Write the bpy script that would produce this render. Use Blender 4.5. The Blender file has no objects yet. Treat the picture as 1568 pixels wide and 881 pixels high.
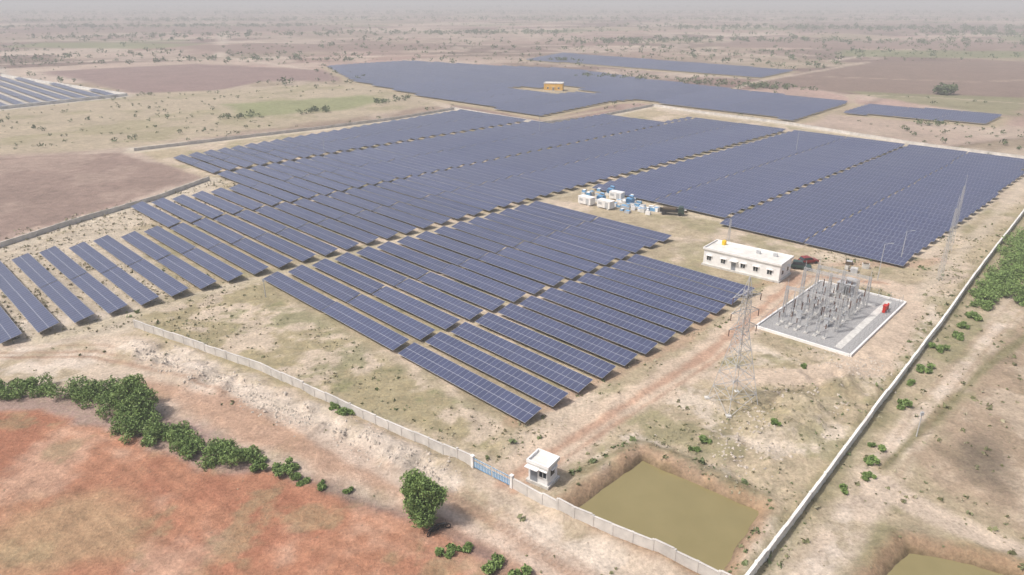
import bpy, math, numpy as np
from mathutils import Vector
R=np.random.RandomState(11)
C=bpy.context.scene.collection
S2=math.sqrt(2)
# ------------------------------------------------------------ noise helpers
TAB=np.random.RandomState(5).rand(256,256).astype(np.float32)
def vnoise(x,y,seed=0):
    x=x+seed*37.17; y=y+seed*91.73
    xi=np.floor(x).astype(np.int64); yi=np.floor(y).astype(np.int64)
    fx=x-xi; fy=y-yi; fx=fx*fx*(3-2*fx); fy=fy*fy*(3-2*fy)
    a=TAB[xi&255,yi&255]; b=TAB[(xi+1)&255,yi&255]; c=TAB[xi&255,(yi+1)&255]; d=TAB[(xi+1)&255,(yi+1)&255]
    return (a*(1-fx)+b*fx)*(1-fy)+(c*(1-fx)+d*fx)*fy
def fbm(x,y,scale,seed=0,octv=4):
    s=0;a=.5;n=0;ca,sa=.8,.6
    for o in range(octv):
        s=s+a*vnoise(x/scale,y/scale,seed+o*3.3); n+=a; a*=.58; scale=scale/2.07; x,y=x*ca-y*sa,x*sa+y*ca
    return s/n
def sstep(a,b,v):
    t=np.clip((v-a)/(b-a),0,1); return t*t*(3-2*t)
def sdpoly(X,Y,P):
    P=np.array(P,float); n=len(P); d=np.full(X.shape,1e18); ins=np.zeros(X.shape,bool)
    for i in range(n):
        ax,ay=P[i];bx,by=P[(i+1)%n]
        ex,ey=bx-ax,by-ay; L=ex*ex+ey*ey+1e-9
        t=np.clip(((X-ax)*ex+(Y-ay)*ey)/L,0,1)
        d=np.minimum(d,(X-ax-t*ex)**2+(Y-ay-t*ey)**2)
        c=((ay>Y)!=(by>Y))
        if abs(ey)>1e-9:
            xc=ax+(Y-ay)*ex/ey
            ins^=(c&(X<xc))
    d=np.sqrt(d); return np.where(ins,d,-d)
def dline(X,Y,P):
    d=np.full(X.shape,1e18)
    for i in range(len(P)-1):
        ax,ay=P[i];bx,by=P[i+1];ex,ey=bx-ax,by-ay;L=ex*ex+ey*ey+1e-9
        t=np.clip(((X-ax)*ex+(Y-ay)*ey)/L,0,1)
        d=np.minimum(d,(X-ax-t*ex)**2+(Y-ay-t*ey)**2)
    return np.sqrt(d)
def st(s,t): return ((t-s)/S2,(s+t)/S2)
def lin(r,g,b,k=1.0):
    f=lambda c:((c/255.+.055)/1.055)**2.4
    return (f(r)*k,f(g)*k,f(b)*k)
# ------------------------------------------------------------ site plan (metres)
RED=[(-110,70),(-86,85),(-68,88),(-61,84),(-53,81),(-41,75),(-29,72),(-22,68),(-17,67),(-11,63),(-4,59),(2,54),(7,50),(0,20),(-110,20)]
SAND=[(-130,112),(-93,108),(-76,110),(-67,114),(-54,107),(-33,93),(-16,81),(-4,73),(4,67),(18,55),(30,40),(10,40),(4,54),(-6,64),(-17,68),(-30,75),(-44,84),(-63,93),(-90,91),(-130,95)]
SCAR=[(-58,95),(-45,93),(-19,78),(-12,71),(-5,65),(4,57),(12,48),(4,50),(-2,58),(-14,67),(-28,76),(-45,85)]
WALL_F1=[(-68,115),(-54,107),(-40,99),(-21,85),(-5,74)]
WALL_F2=[(0,70),(7,64),(15,59),(19,56),(30,47)]
WALL_R=[(199,249),(169,219),(144,191),(97,138),(78,116),(54,89),(40,73),(25,56),(16,46)]
WALL_L=[(-124,150),(-122,159),(-114,183),(-105,203),(-99,227)]
WALL_L2=[(-147,274),(-119,298),(-85,326),(-59,350),(-31,385)]
WALL_B=[(-31,385),(14,338),(39,354),(78,398),(94,376),(129,338),(163,287),(199,249)]
GRASS=[(-72,124),(-53,138),(-20,103),(0,84),(-2,76),(-17,84),(-37,97),(-64,113)]
DARK=[(-210,258),(-151,270),(-121,247),(-106,232),(-113,203),(-127,166),(-140,150),(-220,150)]
PURP=[(-384,596),(-288,671),(-153,608),(-114,523),(-180,523),(-190,466),(-241,459)]
GREEN=[(-163,405),(-91,449),(-70,419),(-98,380),(-132,358)]
BRR=[(110,132),(97,121),(76,101),(52,76),(53,71),(57,63),(60,59),(108,40),(160,116)]
STR=[(120,150),(102,132),(76,105),(55,85),(28,56),(22,45),(30,45),(34,56),(49,72),(59,85),(79,105),(96,120),(130,150)]
TRR=[(43,73),(47,67),(55,59),(70,45)]
UR=[(176,523),(335,692),(480,692),(400,520),(288,405),(257,433),(209,449)]
URG=[(212,466),(307,433),(256,358),(241,380)]
FD=[(-161,638),(-100,692),(-14,638),(47,613),(101,523),(189,405),(136,344),(72,419),(56,411),(15,358),(-52,433),(-114,523)]
FD2=[(13,707),(53,793),(229,596),(184,541),(68,657)]
FE=[(170,369),(197,398),(245,358),(221,333)]
FLS=[(-450,640),(-388,555),(-235,440),(-274,385),(-330,330),(-450,400)]
POND=[(7.3,66.5),(17,76.3),(28.8,66.3),(21,55.6)]
POND2=[(36,54),(43,60),(49,58),(57,53),(52,44),(40,44)]
YARD=[(44,115),(64,137),(76,127),(56,104)]
SITE=[(-68,115),(-54,107),(-40,99),(-21,85),(-5,74),(0,70),(15,59),(25,52),(40,73),(54,89),(78,116),(97,138),(144,191),(185,240),(163,287),(129,338),(94,376),(78,398),(39,354),(14,338),(-31,385),(-59,350),(-85,326),(-119,298),(-147,274),(-99,227),(-114,183),(-124,150)]
ROAD=[(-1,71),(6,78),(17,89),(32,104),(46,121),(62,141),(78,136),(80,130),(70,116),(58,101),(46,97),(34,97)]
RIDGE=[(-66,107),(-54,101),(-40,93),(-21,80),(-8,71)]
# ------------------------------------------------------------ terrain height
def zt(X,Y):
    X=np.asarray(X,float);Y=np.asarray(Y,float)
    near=1-sstep(150,260,np.hypot(X,Y-90))
    z=(fbm(X,Y,9,1)-.5)*.5*near+(fbm(X,Y,2.2,2,3)-.5)*.28*near
    h=np.exp(-((dline(X,Y,RIDGE)-1.0)/2.4)**2)
    z+=h*.9*sstep(.40,.62,fbm(X,Y,4.5,7))
    h=np.exp(-(dline(X,Y,[(30,78),(44,88),(52,95)])/5)**2); z+=h*1.1*sstep(.4,.65,fbm(X,Y,4,9))
    h=np.exp(-(dline(X,Y,[(-6,76),(10,83),(20,92)])/2)**2); z+=h*.4*sstep(.4,.65,fbm(X,Y,3,19))
    h=np.exp(-(dline(X,Y,[(20,70),(36,84),(60,108)])/6)**2); z+=h*.45*sstep(.42,.65,fbm(X,Y,3.2,29))
    for P,m in ((YARD,3),):
        s=sdpoly(X,Y,P); k=sstep(-m,0,s); z=z*(1-k)
    k=1-sstep(4,8,np.hypot(X-4,Y-72)); z=z*(1-k)
    k=1-sstep(9,15,np.hypot(X-52,Y-145)); z=z*(1-k)
    s_=(Y-X)/S2; t_=(X+Y)/S2
    k=sstep(55,60,s_)*sstep(58,62,t_); z=z*(1-.75*k)
    for P,lv,bk in ((POND,-1.9,.6),(POND2,-1.4,.4)):
        s=sdpoly(X,Y,P)+ (fbm(X,Y,3,4)-.5)*.8
        bank=np.exp(-((s+1.9)/1.1)**2)*bk*(0.5+fbm(X,Y,4,6))
        k=sstep(-.9,1.4,s)
        z=(z+bank)*(1-k)+lv*k
    return z
# ------------------------------------------------------------ generic mesh
def np_mesh(name,V,F,mats,mi=None,smooth=False,uv=None,parent=None):
    V=np.asarray(V,np.float32);F=np.asarray(F,np.int32);k=F.shape[1]
    me=bpy.data.meshes.new(name);me.vertices.add(len(V));me.vertices.foreach_set('co',V.ravel())
    me.loops.add(F.size);me.loops.foreach_set('vertex_index',F.ravel())
    me.polygons.add(len(F));me.polygons.foreach_set('loop_start',np.arange(0,F.size,k,dtype=np.int32))
    me.polygons.foreach_set('loop_total',np.full(len(F),k,np.int32))
    for m in mats: me.materials.append(m)
    if mi is not None: me.polygons.foreach_set('material_index',np.asarray(mi,np.int32))
    me.polygons.foreach_set('use_smooth',np.full(len(F),bool(smooth)))
    if uv is not None:
        l=me.uv_layers.new(name='UVMap'); l.data.foreach_set('uv',np.asarray(uv,np.float32).ravel())
    me.update(calc_edges=True)
    o=bpy.data.objects.new(name,me);C.objects.link(o)
    if parent: o.parent=parent
    return o
def empty(name,loc,rz=0):
    o=bpy.data.objects.new(name,None);o.empty_display_size=.5;o.location=loc;o.rotation_euler=(0,0,rz);C.objects.link(o);return o
class MB:
    def __init__(s): s.V=[];s.F=[];s.M=[]
    def quad(s,a,b,c,d,m=0):
        n=len(s.V);s.V+= [a,b,c,d];s.F.append((n,n+1,n+2,n+3));s.M.append(m)
    def box(s,c,d,m=0,rz=0):
        cx,cy,cz=c;dx,dy,dz=d[0]/2,d[1]/2,d[2]/2;ca,sa=math.cos(rz),math.sin(rz);n=len(s.V)
        for z in(-dz,dz):
            for x,y in((-dx,-dy),(dx,-dy),(dx,dy),(-dx,dy)):
                s.V.append((cx+x*ca-y*sa,cy+x*sa+y*ca,cz+z))
        for f in((0,3,2,1),(4,5,6,7),(0,1,5,4),(1,2,6,5),(2,3,7,6),(3,0,4,7)):
            s.F.append(tuple(n+i for i in f));s.M.append(m)
    def beam(s,a,b,w,m=0,w2=None,sides=4):
        a=Vector(a);b=Vector(b);d=(b-a)
        if d.length<1e-6:return
        d.normalize();u=d.cross(Vector((0,0,1)))
        if u.length<1e-3:u=Vector((1,0,0))
        u.normalize();v=d.cross(u);n=len(s.V);w2=w if w2 is None else w2
        for p,ww in((a,w),(b,w2)):
            for i in range(sides):
                an=2*math.pi*(i+.5)/sides;q=p+u*math.cos(an)*ww*.707+v*math.sin(an)*ww*.707;s.V.append(tuple(q))
        for i in range(sides):
            j=(i+1)%sides;s.F.append((n+i,n+j,n+sides+j,n+sides+i));s.M.append(m)
        s.F.append(tuple(n+i for i in range(sides))[::-1]);s.M.append(m)
        s.F.append(tuple(n+sides+i for i in range(sides)));s.M.append(m)
    def cyl(s,c,r,h,m=0,sides=10,r2=None):
        s.beam((c[0],c[1],c[2]),(c[0],c[1],c[2]+h),r/.707,m,None if r2 is None else r2/.707,sides)
    def prism(s,prof,w,m=0):
        n=len(s.V);k=len(prof)
        for y in(-w/2,w/2):
            for(x,z)in prof:s.V.append((x,y,z))
        for i in range(k):
            j=(i+1)%k;s.F.append((n+i,n+j,n+k+j,n+k+i));s.M.append(m)
        s.F.append(tuple(n+i for i in range(k)));s.M.append(m);s.F.append(tuple(n+k+i for i in range(k))[::-1]);s.M.append(m)
    def obj(s,name,mats,parent=None,loc=None,rz=0,bevel=0):
        me=bpy.data.meshes.new(name);me.from_pydata(s.V,[],s.F)
        for m in mats:me.materials.append(m)
        me.polygons.foreach_set('material_index',s.M)
        import bmesh
        bm=bmesh.new();bm.from_mesh(me);bmesh.ops.recalc_face_normals(bm,faces=bm.faces);bm.to_mesh(me);bm.free()
        o=bpy.data.objects.new(name,me);C.objects.link(o)
        if parent:o.parent=parent
        if loc:o.location=loc
        o.rotation_euler=(0,0,rz)
        if bevel:
            b=o.modifiers.new('b','BEVEL');b.width=bevel;b.segments=2
        return o
# ------------------------------------------------------------ materials
def newmat(name):
    m=bpy.data.materials.new(name);m.use_nodes=True;nt=m.node_tree;b=nt.nodes['Principled BSDF'];return m,nt,b
def N(nt,t,**k):
    n=nt.nodes.new(t)
    for a,v in k.items():
        if a in n.inputs.keys(): n.inputs[a].default_value=v
        else: setattr(n,a,v)
    return n
def mth(nt,op,a,b=None,c=None):
    n=nt.nodes.new('ShaderNodeMath');n.operation=op
    for i,v in enumerate((a,b,c)):
        if v is None:continue
        if isinstance(v,(int,float)):n.inputs[i].default_value=v
        else:nt.links.new(v,n.inputs[i])
    return n.outputs[0]
def mixc(nt,f,a,b,mode='MIX'):
    n=nt.nodes.new('ShaderNodeMix');n.data_type='RGBA';n.blend_type=mode
    for i,v in((0,f),(6,a),(7,b)):
        if isinstance(v,(int,float)):n.inputs[i].default_value=v
        elif isinstance(v,tuple):n.inputs[i].default_value=v if len(v)==4 else(*v,1)
        else:nt.links.new(v,n.inputs[i])
    return n.outputs[2]
def simple(name,col,rough=.7,metal=0,var=.25,scale=1.5,bump=0.0,spec=.3):
    m,nt,b=newmat(name)
    tc=N(nt,'ShaderNodeTexCoord');no=N(nt,'ShaderNodeTexNoise',Scale=scale,Detail=5.0,Roughness=.65)
    nt.links.new(tc.outputs['Object'],no.inputs['Vector'])
    mr=N(nt,'ShaderNodeMapRange');nt.links.new(no.outputs[0],mr.inputs[0]);mr.inputs[1].default_value=.3;mr.inputs[2].default_value=.7
    dark=tuple(c*(1-var) for c in col);lite=tuple(min(1,c*(1+var*.4)) for c in col)
    nt.links.new(mixc(nt,mr.outputs[0],dark,lite),b.inputs['Base Color'])
    b.inputs['Roughness'].default_value=rough;b.inputs['Metallic'].default_value=metal
    b.inputs['Specular IOR Level'].default_value=spec
    if bump:
        bp=N(nt,'ShaderNodeBump',Strength=bump,Distance=.05);nt.links.new(no.outputs[0],bp.inputs['Height']);nt.links.new(bp.outputs[0],b.inputs['Normal'])
    return m
M_white=simple('white_paint',(.80,.79,.77),.8,0,.14,.8)
M_wall=simple('compound_wall_concrete',(.62,.59,.55),.85,0,.3,.4)
M_wallr=simple('whitewashed_wall',(.78,.76,.72),.85,0,.28,.3)
M_roof=simple('roof_white',(.72,.70,.65),.85,0,.25,.4)
M_steel=simple('galvanised_steel',(.42,.43,.44),.5,.3,.2,3)
M_lat=simple('lattice_steel',(.50,.50,.50),.6,.1,.2,3)
M_glass=simple('window_glass',(.03,.04,.05),.15,0,.3,2,spec=.6)
M_porc=simple('porcelain_insulator',(.16,.10,.08),.3,0,.2,4)
M_greyp=simple('grey_equipment_paint',(.45,.46,.47),.5,0,.2,3)
M_red=simple('red_paint',(.5,.03,.02),.45,0,.2,3)
M_blue=simple('blue_paint',(.16,.36,.58),.5,0,.25,2)
M_doorm=simple('door_paint',(.25,.27,.3),.6,0,.2,2)
M_yel=simple('yellow_wall_paint',(.78,.46,.10),.8,0,.2,1)
M_ytank=simple('yellow_plastic',(.8,.5,.03),.5,0,.1,2)
M_dark=simple('dark_rubber',(.03,.03,.03),.8,0,.2,3)
M_cred=simple('dark_red_car_paint',(.25,.02,.02),.3,0,.1,3,spec=.5)
M_cgrn=simple('dark_green_car_paint',(.03,.06,.05),.3,0,.1,3,spec=.5)
M_gravel=simple('crushed_stone_gravel',(.36,.355,.35),.95,0,.4,4,bump=.6)
M_conc=simple('concrete',(.6,.585,.55),.9,0,.3,1.2)
M_bark=simple('bark',(.12,.09,.06),.9,0,.4,6)
M_wire=simple('aluminium_wire',(.3,.3,.31),.5,.3,.1,3)
M_stone=simple('rubble_stone',(.5,.44,.37),.95,0,.4,1)
def leafmat(name,dark,light,ns=.7):
    m,nt,b=newmat(name)
    g=N(nt,'ShaderNodeNewGeometry');tc=N(nt,'ShaderNodeTexCoord');no=N(nt,'ShaderNodeTexNoise',Scale=ns,Detail=3.0)
    nt.links.new(tc.outputs['Object'],no.inputs['Vector'])
    f=mth(nt,'ADD',mth(nt,'MULTIPLY',g.outputs['Random Per Island'],.55),mth(nt,'MULTIPLY',mth(nt,'SUBTRACT',no.outputs[0],.28),1.0))
    c=nt.nodes.new('ShaderNodeClamp');nt.links.new(f,c.inputs[0])
    nt.links.new(mixc(nt,c.outputs[0],dark,light),b.inputs['Base Color'])
    b.inputs['Roughness'].default_value=.6;b.inputs['Specular IOR Level'].default_value=.25
    return m
M_leaf=leafmat('foliage_green',(.085,.14,.04),(.25,.35,.11))
M_leafd=leafmat('foliage_distant',(.06,.085,.045),(.14,.18,.08),.05)
M_dry=leafmat('dry_grass',(.20,.19,.11),(.46,.41,.29),.12)
def panelmat():
    m,nt,b=newmat('photovoltaic_module');uv=N(nt,'ShaderNodeUVMap',uv_map='UVMap');sx=N(nt,'ShaderNodeSeparateXYZ');nt.links.new(uv.outputs[0],sx.inputs[0])
    u,v=sx.outputs[0],sx.outputs[1]
    def line(x,period,w):
        fr=mth(nt,'FRACT',mth(nt,'DIVIDE',x,period));d=mth(nt,'ABSOLUTE',mth(nt,'SUBTRACT',fr,.5));return mth(nt,'GREATER_THAN',d,.5-w/2/period)
    fr=mth(nt,'MAXIMUM',line(u,1.0,.045),line(v,1.875,.07))
    cell=mth(nt,'MAXIMUM',line(u,.1666,.012),line(v,.1704,.012))
    cb=N(nt,'ShaderNodeCombineXYZ');nt.links.new(mth(nt,'FLOOR',u),cb.inputs[0]);nt.links.new(mth(nt,'FLOOR',mth(nt,'DIVIDE',v,1.875)),cb.inputs[1])
    geo=N(nt,'ShaderNodeNewGeometry');rp=geo.outputs['Random Per Island'];nt.links.new(rp,cb.inputs[2])
    wn=N(nt,'ShaderNodeTexWhiteNoise');nt.links.new(cb.outputs[0],wn.inputs['Vector'])
    k=mth(nt,'ADD',mth(nt,'MULTIPLY',wn.outputs[0],.5),mth(nt,'MULTIPLY',rp,.5))
    c=mixc(nt,k,(.026,.036,.088),(.046,.060,.132))
    c=mixc(nt,mth(nt,'MULTIPLY',cell,.35),c,(.12,.145,.21))
    tc=N(nt,'ShaderNodeTexCoord');no=N(nt,'ShaderNodeTexNoise',Scale=.03,Detail=4.0);nt.links.new(tc.outputs['Object'],no.inputs['Vector'])
    c=mixc(nt,mth(nt,'MULTIPLY',no.outputs[0],.12),c,(.33,.31,.28))
    c=mixc(nt,mth(nt,'MULTIPLY',fr,.75),c,(.50,.51,.54))
    nt.links.new(c,b.inputs['Base Color']);b.inputs['Roughness'].default_value=.28;b.inputs['Specular IOR Level'].default_value=.5
    return m
M_pan=panelmat()
def groundmat():
    m,nt,b=newmat('ground_soil');at=N(nt,'ShaderNodeAttribute',attribute_name='Col');tc=N(nt,'ShaderNodeTexCoord');P=tc.outputs['Object']
    def noi(sc,det=4.,ro=.6):
        n=N(nt,'ShaderNodeTexNoise',Scale=sc,Detail=det,Roughness=ro);nt.links.new(P,n.inputs['Vector']);return n.outputs[0]
    def ramp(x,a,bb,lo=0.,hi=1.):
        r=N(nt,'ShaderNodeMapRange');nt.links.new(x,r.inputs[0]);r.inputs[1].default_value=a;r.inputs[2].default_value=bb;r.inputs[3].default_value=lo;r.inputs[4].default_value=hi;return r.outputs[0]
    n1=noi(.35,7.,.72);n2=noi(2.2,5.,.7);n3=noi(.06,5.,.6)
    f=mth(nt,'MULTIPLY',ramp(n1,.3,.7,.74,1.22),ramp(n2,.3,.7,.70,1.26))
    f=mth(nt,'MULTIPLY',f,ramp(n3,.3,.7,.86,1.12))
    cb=N(nt,'ShaderNodeCombineXYZ')
    for i in range(3):nt.links.new(f,cb.inputs[i])
    c=mixc(nt,1.0,at.outputs['Color'],cb.outputs[0],'MULTIPLY')
    g=mth(nt,'MULTIPLY',ramp(noi(.9,7.,.78),.46,.56),at.outputs['Alpha'])
    gc=mixc(nt,ramp(n1,.35,.65),(.18,.165,.10),(.34,.30,.20))
    c=mixc(nt,mth(nt,'MULTIPLY',g,.8),c,gc)
    vo=N(nt,'ShaderNodeTexVoronoi',Scale=1.1);nt.links.new(P,vo.inputs['Vector'])
    sp=mth(nt,'MULTIPLY',mth(nt,'LESS_THAN',vo.outputs[0],.15),ramp(noi(.2,2.),.48,.6))
    c=mixc(nt,mth(nt,'MULTIPLY',sp,.45),c,(.17,.14,.10))
    nt.links.new(c,b.inputs['Base Color']);b.inputs['Roughness'].default_value=.95;b.inputs['Specular IOR Level'].default_value=.1
    h=mth(nt,'ADD',mth(nt,'MULTIPLY',n1,1.0),mth(nt,'MULTIPLY',n2,.35))
    bp=N(nt,'ShaderNodeBump',Strength=.75,Distance=.5);nt.links.new(h,bp.inputs['Height']);nt.links.new(bp.outputs[0],b.inputs['Normal'])
    return m
M_ground=groundmat()
# ------------------------------------------------------------ ground sheet
def axis(a,b,d,lo,hi,g):
    pts=list(np.arange(a,b,d));s=d;x=pts[-1]
    while x<hi:s*=g;x+=s;pts.append(x)
    s=d;x=a;pre=[]
    while x>lo:s*=g;x-=s;pre.append(x)
    return np.array(pre[::-1]+pts)
xs=axis(-100,112,.5,-14000,14000,1.018);ys=axis(44,150,.5,-2500,16000,1.014)
X,Y=np.meshgrid(xs,ys);nx,ny=len(xs),len(ys);X=X.ravel();Y=Y.ravel()
Z=zt(X,Y)
ca,sa=math.cos(.5),math.sin(.5)
wx=X+(fbm(X,Y,160,31)-.5)*90;wy=Y+(fbm(X,Y,160,33)-.5)*90
U=(wx*ca+wy*sa);W=(-wx*sa+wy*ca)
row=np.floor(W/85);cell=np.floor(U/150+TAB[(row.astype(int)*7)&255,3]*5)
hsh=TAB[(row.astype(int)*13+5)&255,(cell.astype(int)*29+11)&255]
pal=np.array([lin(172,142,130),lin(190,168,152),lin(146,118,110),lin(168,150,128),lin(134,110,102),lin(180,152,140),lin(132,132,98),lin(198,178,162)])*.82
pi=(hsh*7.99).astype(int);col=pal[pi]
fe=np.abs(W/85-np.round(W/85))*85
col=col*(1-.3*np.exp(-(fe/3)**2))[:,None]
big=fbm(X,Y,420,47,4);k=sstep(.52,.6,big)[:,None]*.5;col=col*(1-k)+np.array(lin(150,126,116,.82))*k
patch=fbm(X,Y,70,41,5)
col=col*(0.74+.44*patch)[:,None]
k=sstep(.55,.66,fbm(X,Y,45,43,5))[:,None]*.6;col=col*(1-k)+np.array(lin(200,182,164,.82))*k
alpha=.35*sstep(.4,.6,fbm(X,Y,60,45))
A=alpha.copy()
def near_idx(P,mg):
    P_=np.array(P);return np.where((X>P_[:,0].min()-mg)&(X<P_[:,0].max()+mg)&(Y>P_[:,1].min()-mg)&(Y<P_[:,1].max()+mg))[0]
def paint(P,c,a=None,soft=1.5,amp=3,nsc=6,op=1.0,seed=50,ext=0):
    i=near_idx(P,soft+amp+ext+5)
    s=sdpoly(X[i],Y[i],P)+ext+(fbm(X[i],Y[i],nsc,seed)-.5)*2*amp
    k=sstep(-soft,soft,s)*op
    col[i]=col[i]*(1-k[:,None])+np.array(c)*k[:,None]
    if a is not None:A[i]=A[i]*(1-k)+a*k
def stroke(P,w,c,a=0,soft=1,amp=1,nsc=5,op=1.0,seed=60):
    i=near_idx(P,w+soft+amp+2)
    d=w/2-dline(X[i],Y[i],P)+(fbm(X[i],Y[i],nsc,seed)-.5)*2*amp
    k=sstep(-soft/2,soft/2,d)*op
    col[i]=col[i]*(1-k[:,None])+np.array(c)*k[:,None];A[i]=A[i]*(1-k)+a*k
def blot(c,sc,lo,hi,op,seed,region,a=None):
    i=near_idx(region,0)
    k=sstep(lo,hi,fbm(X[i],Y[i],sc,seed,5))*sstep(-1,2,sdpoly(X[i],Y[i],region))*op
    col[i]=col[i]*(1-k[:,None])+np.array(c)*k[:,None]
    if a is not None:A[i]=A[i]*(1-k)+a*k
K=.84
SANDC=lin(208,189,168,K);TAN=lin(184,167,138,K);OLV=lin(152,146,106,K);REDC=lin(182,128,98,K);SCARC=lin(186,148,122,K);WS=lin(222,207,190,K)
# country tracks and fields beyond the plant
for P,w in(([(-700,520),(-400,700),(-150,760),(200,860),(700,1200),(1500,1500)],9),([(-900,1100),(-200,980),(300,900)],9),([(300,700),(600,1000),(900,1900)],9),([(-300,760),(-500,1300),(-420,2400)],12),([(-30,385),(-120,560),(-300,760)],6)):
    stroke(P,w,lin(206,190,172,K),0,3,3,40,.75)
for P in([(-300,800),(-60,860),(-100,1000),(-420,940)],[(250,900),(620,860),(700,1020),(330,1100)],[(-900,1300),(-300,1350),(-380,1700),(-1000,1600)],[(500,1300),(1200,1250),(1400,1700),(600,1800)]):
    paint(P,lin(142,118,108,K),.05,6,15,80,.85)
for P in([(330,760),(560,730),(640,830),(380,860)],[(700,1050),(1100,1000),(1200,1140),(760,1180)],[(-620,900),(-420,880),(-400,980),(-640,1010)]):
    paint(P,lin(128,136,92,K),.3,6,12,60,.8)
paint([(-210,265),(-160,275),(-110,330),(-40,400),(-110,520),(-200,470),(-300,400),(-330,300)],lin(184,168,144,K),.5,6,12,30)
blot(OLV,18,.52,.66,.55,92,[(-330,270),(-100,300),(-40,400),(-110,520),(-330,480)],.7)
paint(DARK,lin(150,128,117,K),.05,2,3,10)
blot(lin(172,150,136,K),14,.5,.62,.6,91,DARK)
paint(PURP,lin(148,124,118,K),0,4,6,30);paint(GREEN,lin(136,146,94,K),.4,5,8,25,.8)
paint(UR,lin(138,116,105,K),.1,6,10,40);paint(URG,lin(136,136,98,K),.3,5,8,30,.8)
stroke([(140,470),(176,523),(335,692)],5,lin(196,180,160,K),0,2,2,20,.8)
stroke([(190,400),(209,449),(257,433),(300,400)],5,lin(186,170,146,K),0,2,2,20,.7)
stroke([(230,560),(330,520),(470,560)],4,lin(180,160,140,K),0,2,2,20,.7)
paint(SITE,TAN,.6,1.5,2,12)
blot(SANDC,14,.48,.6,.85,71,SITE,.15);blot(OLV,11,.55,.68,.65,72,SITE,.8)
for P in(FD,FD2,FE):paint(P,lin(180,163,134,K),.5,3,3,20,ext=5)
paint(FLS,lin(198,190,178,K),.2,2,2,20,ext=4)
paint([(-145,95),(-120,150),(-99,227),(-90,225),(-100,175),(-66,128),(-50,140),(-66,112),(-93,104)],lin(200,185,164,K),.3,3,5,12)
stroke([(-150,104),(-100,112),(-72,122),(-58,134)],4,WS,0,2,1.5,8,.8)
RIGHT=[(16,40),(25,52),(40,73),(54,89),(78,116),(97,138),(144,191),(200,249),(300,200),(200,40)]
paint(RIGHT,lin(180,163,135,K),.5,2,2,10)
blot(OLV,9,.5,.62,.75,73,RIGHT,.8)
paint(BRR,lin(168,147,124,K),.2,1.5,3,8)
blot(lin(134,118,96,K),7,.5,.64,.7,74,BRR,.3)
blot(lin(198,180,158,K),10,.52,.64,.6,174,BRR,.1)
paint([(55,72),(62,82),(66,80),(60,69)],lin(122,108,92,K),.2,1.5,2,6,.8)
paint([(44,60),(58,62),(75,52),(60,40),(40,42)],lin(164,148,112,K),.7,1.5,3,6,.8)
paint(STR,SANDC,.05,1,2,6);blot(WS,5,.5,.62,.7,175,STR);blot(lin(176,160,130,K),4,.52,.64,.7,176,STR,.6)
stroke(TRR,4,SANDC,.05,2,1.2)
stroke([(47,74),(56,82),(75,99),(100,119)],1.2,lin(130,122,86,K),.9,1,.6)
stroke([(48,72),(60,86),(80,106),(108,133)],.6,lin(166,144,118,K),0,.8,.4,4,.6)
stroke([(46,73.5),(58,87.5),(78,107.5),(106,134.5)],.6,lin(166,144,118,K),0,.8,.4,4,.5)
paint(SAND,SANDC,.1,1.5,2,8)
blot(TAN,6,.5,.65,.8,75,SAND,.5);blot(WS,7,.5,.62,.7,275,SAND,0)
paint(SCAR,SCARC,.05,2,3,7,.85)
for off,op in((0,.8),(1.7,.65),(4.2,.45)):
    stroke([(-100,103+off),(-70,104+off),(-50,96+off),(-28,83+off*.8),(-10,70+off*.7),(2,60+off*.7),(14,48+off*.6)],.7,lin(168,134,110,K),0,.9,.5,5,op,60+off)
stroke([(-40,91),(-20,76),(-8,66),(4,56)],1.6,lin(212,194,176,K),0,1.5,1,5,.7)
paint(RED,REDC,.05,1.0,2.5,7)
blot(lin(164,108,82,K),9,.45,.62,.75,76,RED);blot(lin(204,166,140,K),12,.5,.66,.7,77,RED);blot(lin(156,140,104,K),5,.6,.7,.5,177,RED,.5)
paint([(-58,66),(-46,68),(-40,60),(-50,54),(-60,56)],lin(182,158,120,K),.2,3,4,6,.6)
i=np.where(sdpoly(X,Y,RED)>0)[0]
ph=(X[i]*.55+Y[i]*.83)+(fbm(X[i],Y[i],25,78)-.5)*4
col[i]*=(1+.10*np.sin(ph*2*math.pi/1.9)*sstep(.35,.6,fbm(X[i],Y[i],18,79)))[:,None]
paint(GRASS,lin(170,156,120,K),.8,2,3,8)
blot(SANDC,7,.48,.6,.85,80,GRASS,.1);blot(lin(138,138,96,K),6,.54,.67,.75,81,GRASS,.8)
NEARI=[(-2,72),(10,80),(40,112),(46,104),(56,100),(80,125),(100,140),(97,136),(78,114),(54,87),(40,71),(25,53),(14,62)]
paint(NEARI,lin(190,172,144,K),.6,2,3,6)
blot(WS,6,.5,.6,.7,82,NEARI,.1);blot(OLV,5,.52,.62,.75,83,NEARI,.9)
paint([(28,82),(40,80),(56,96),(48,102),(34,100)],lin(178,162,126,K),.9,2,3,5,.7)
stroke(RIDGE,3.5,WS,.1,2,1.5,4,.75)
stroke(ROAD,6.5,lin(206,185,162,K),0,2,1.6,5)
stroke(ROAD[:7],1.6,lin(184,142,116,K),0,1.2,.8,4,.7)
stroke([(x+1.2,y-1.6) for x,y in ROAD[:6]],.7,lin(178,138,112,K),0,.9,.5,4,.7)
stroke([(0,84),(30,110),(44,130),(56,139)],2.2,lin(188,152,126,K),0,1.5,1.2,4,.55)
stroke([(56,139),(64,150),(90,147),(97,150)],4,lin(196,164,140,K),0,1.5,1.2,4,.7)
stroke([(70,150),(100,160),(150,215),(180,250)],6,lin(206,190,166,K),.1,2,2,8,.8)
stroke([(80,128),(92,142),(120,172),(170,228)],3,lin(204,188,166,K),.1,2,1.5,8,.7)
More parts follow.
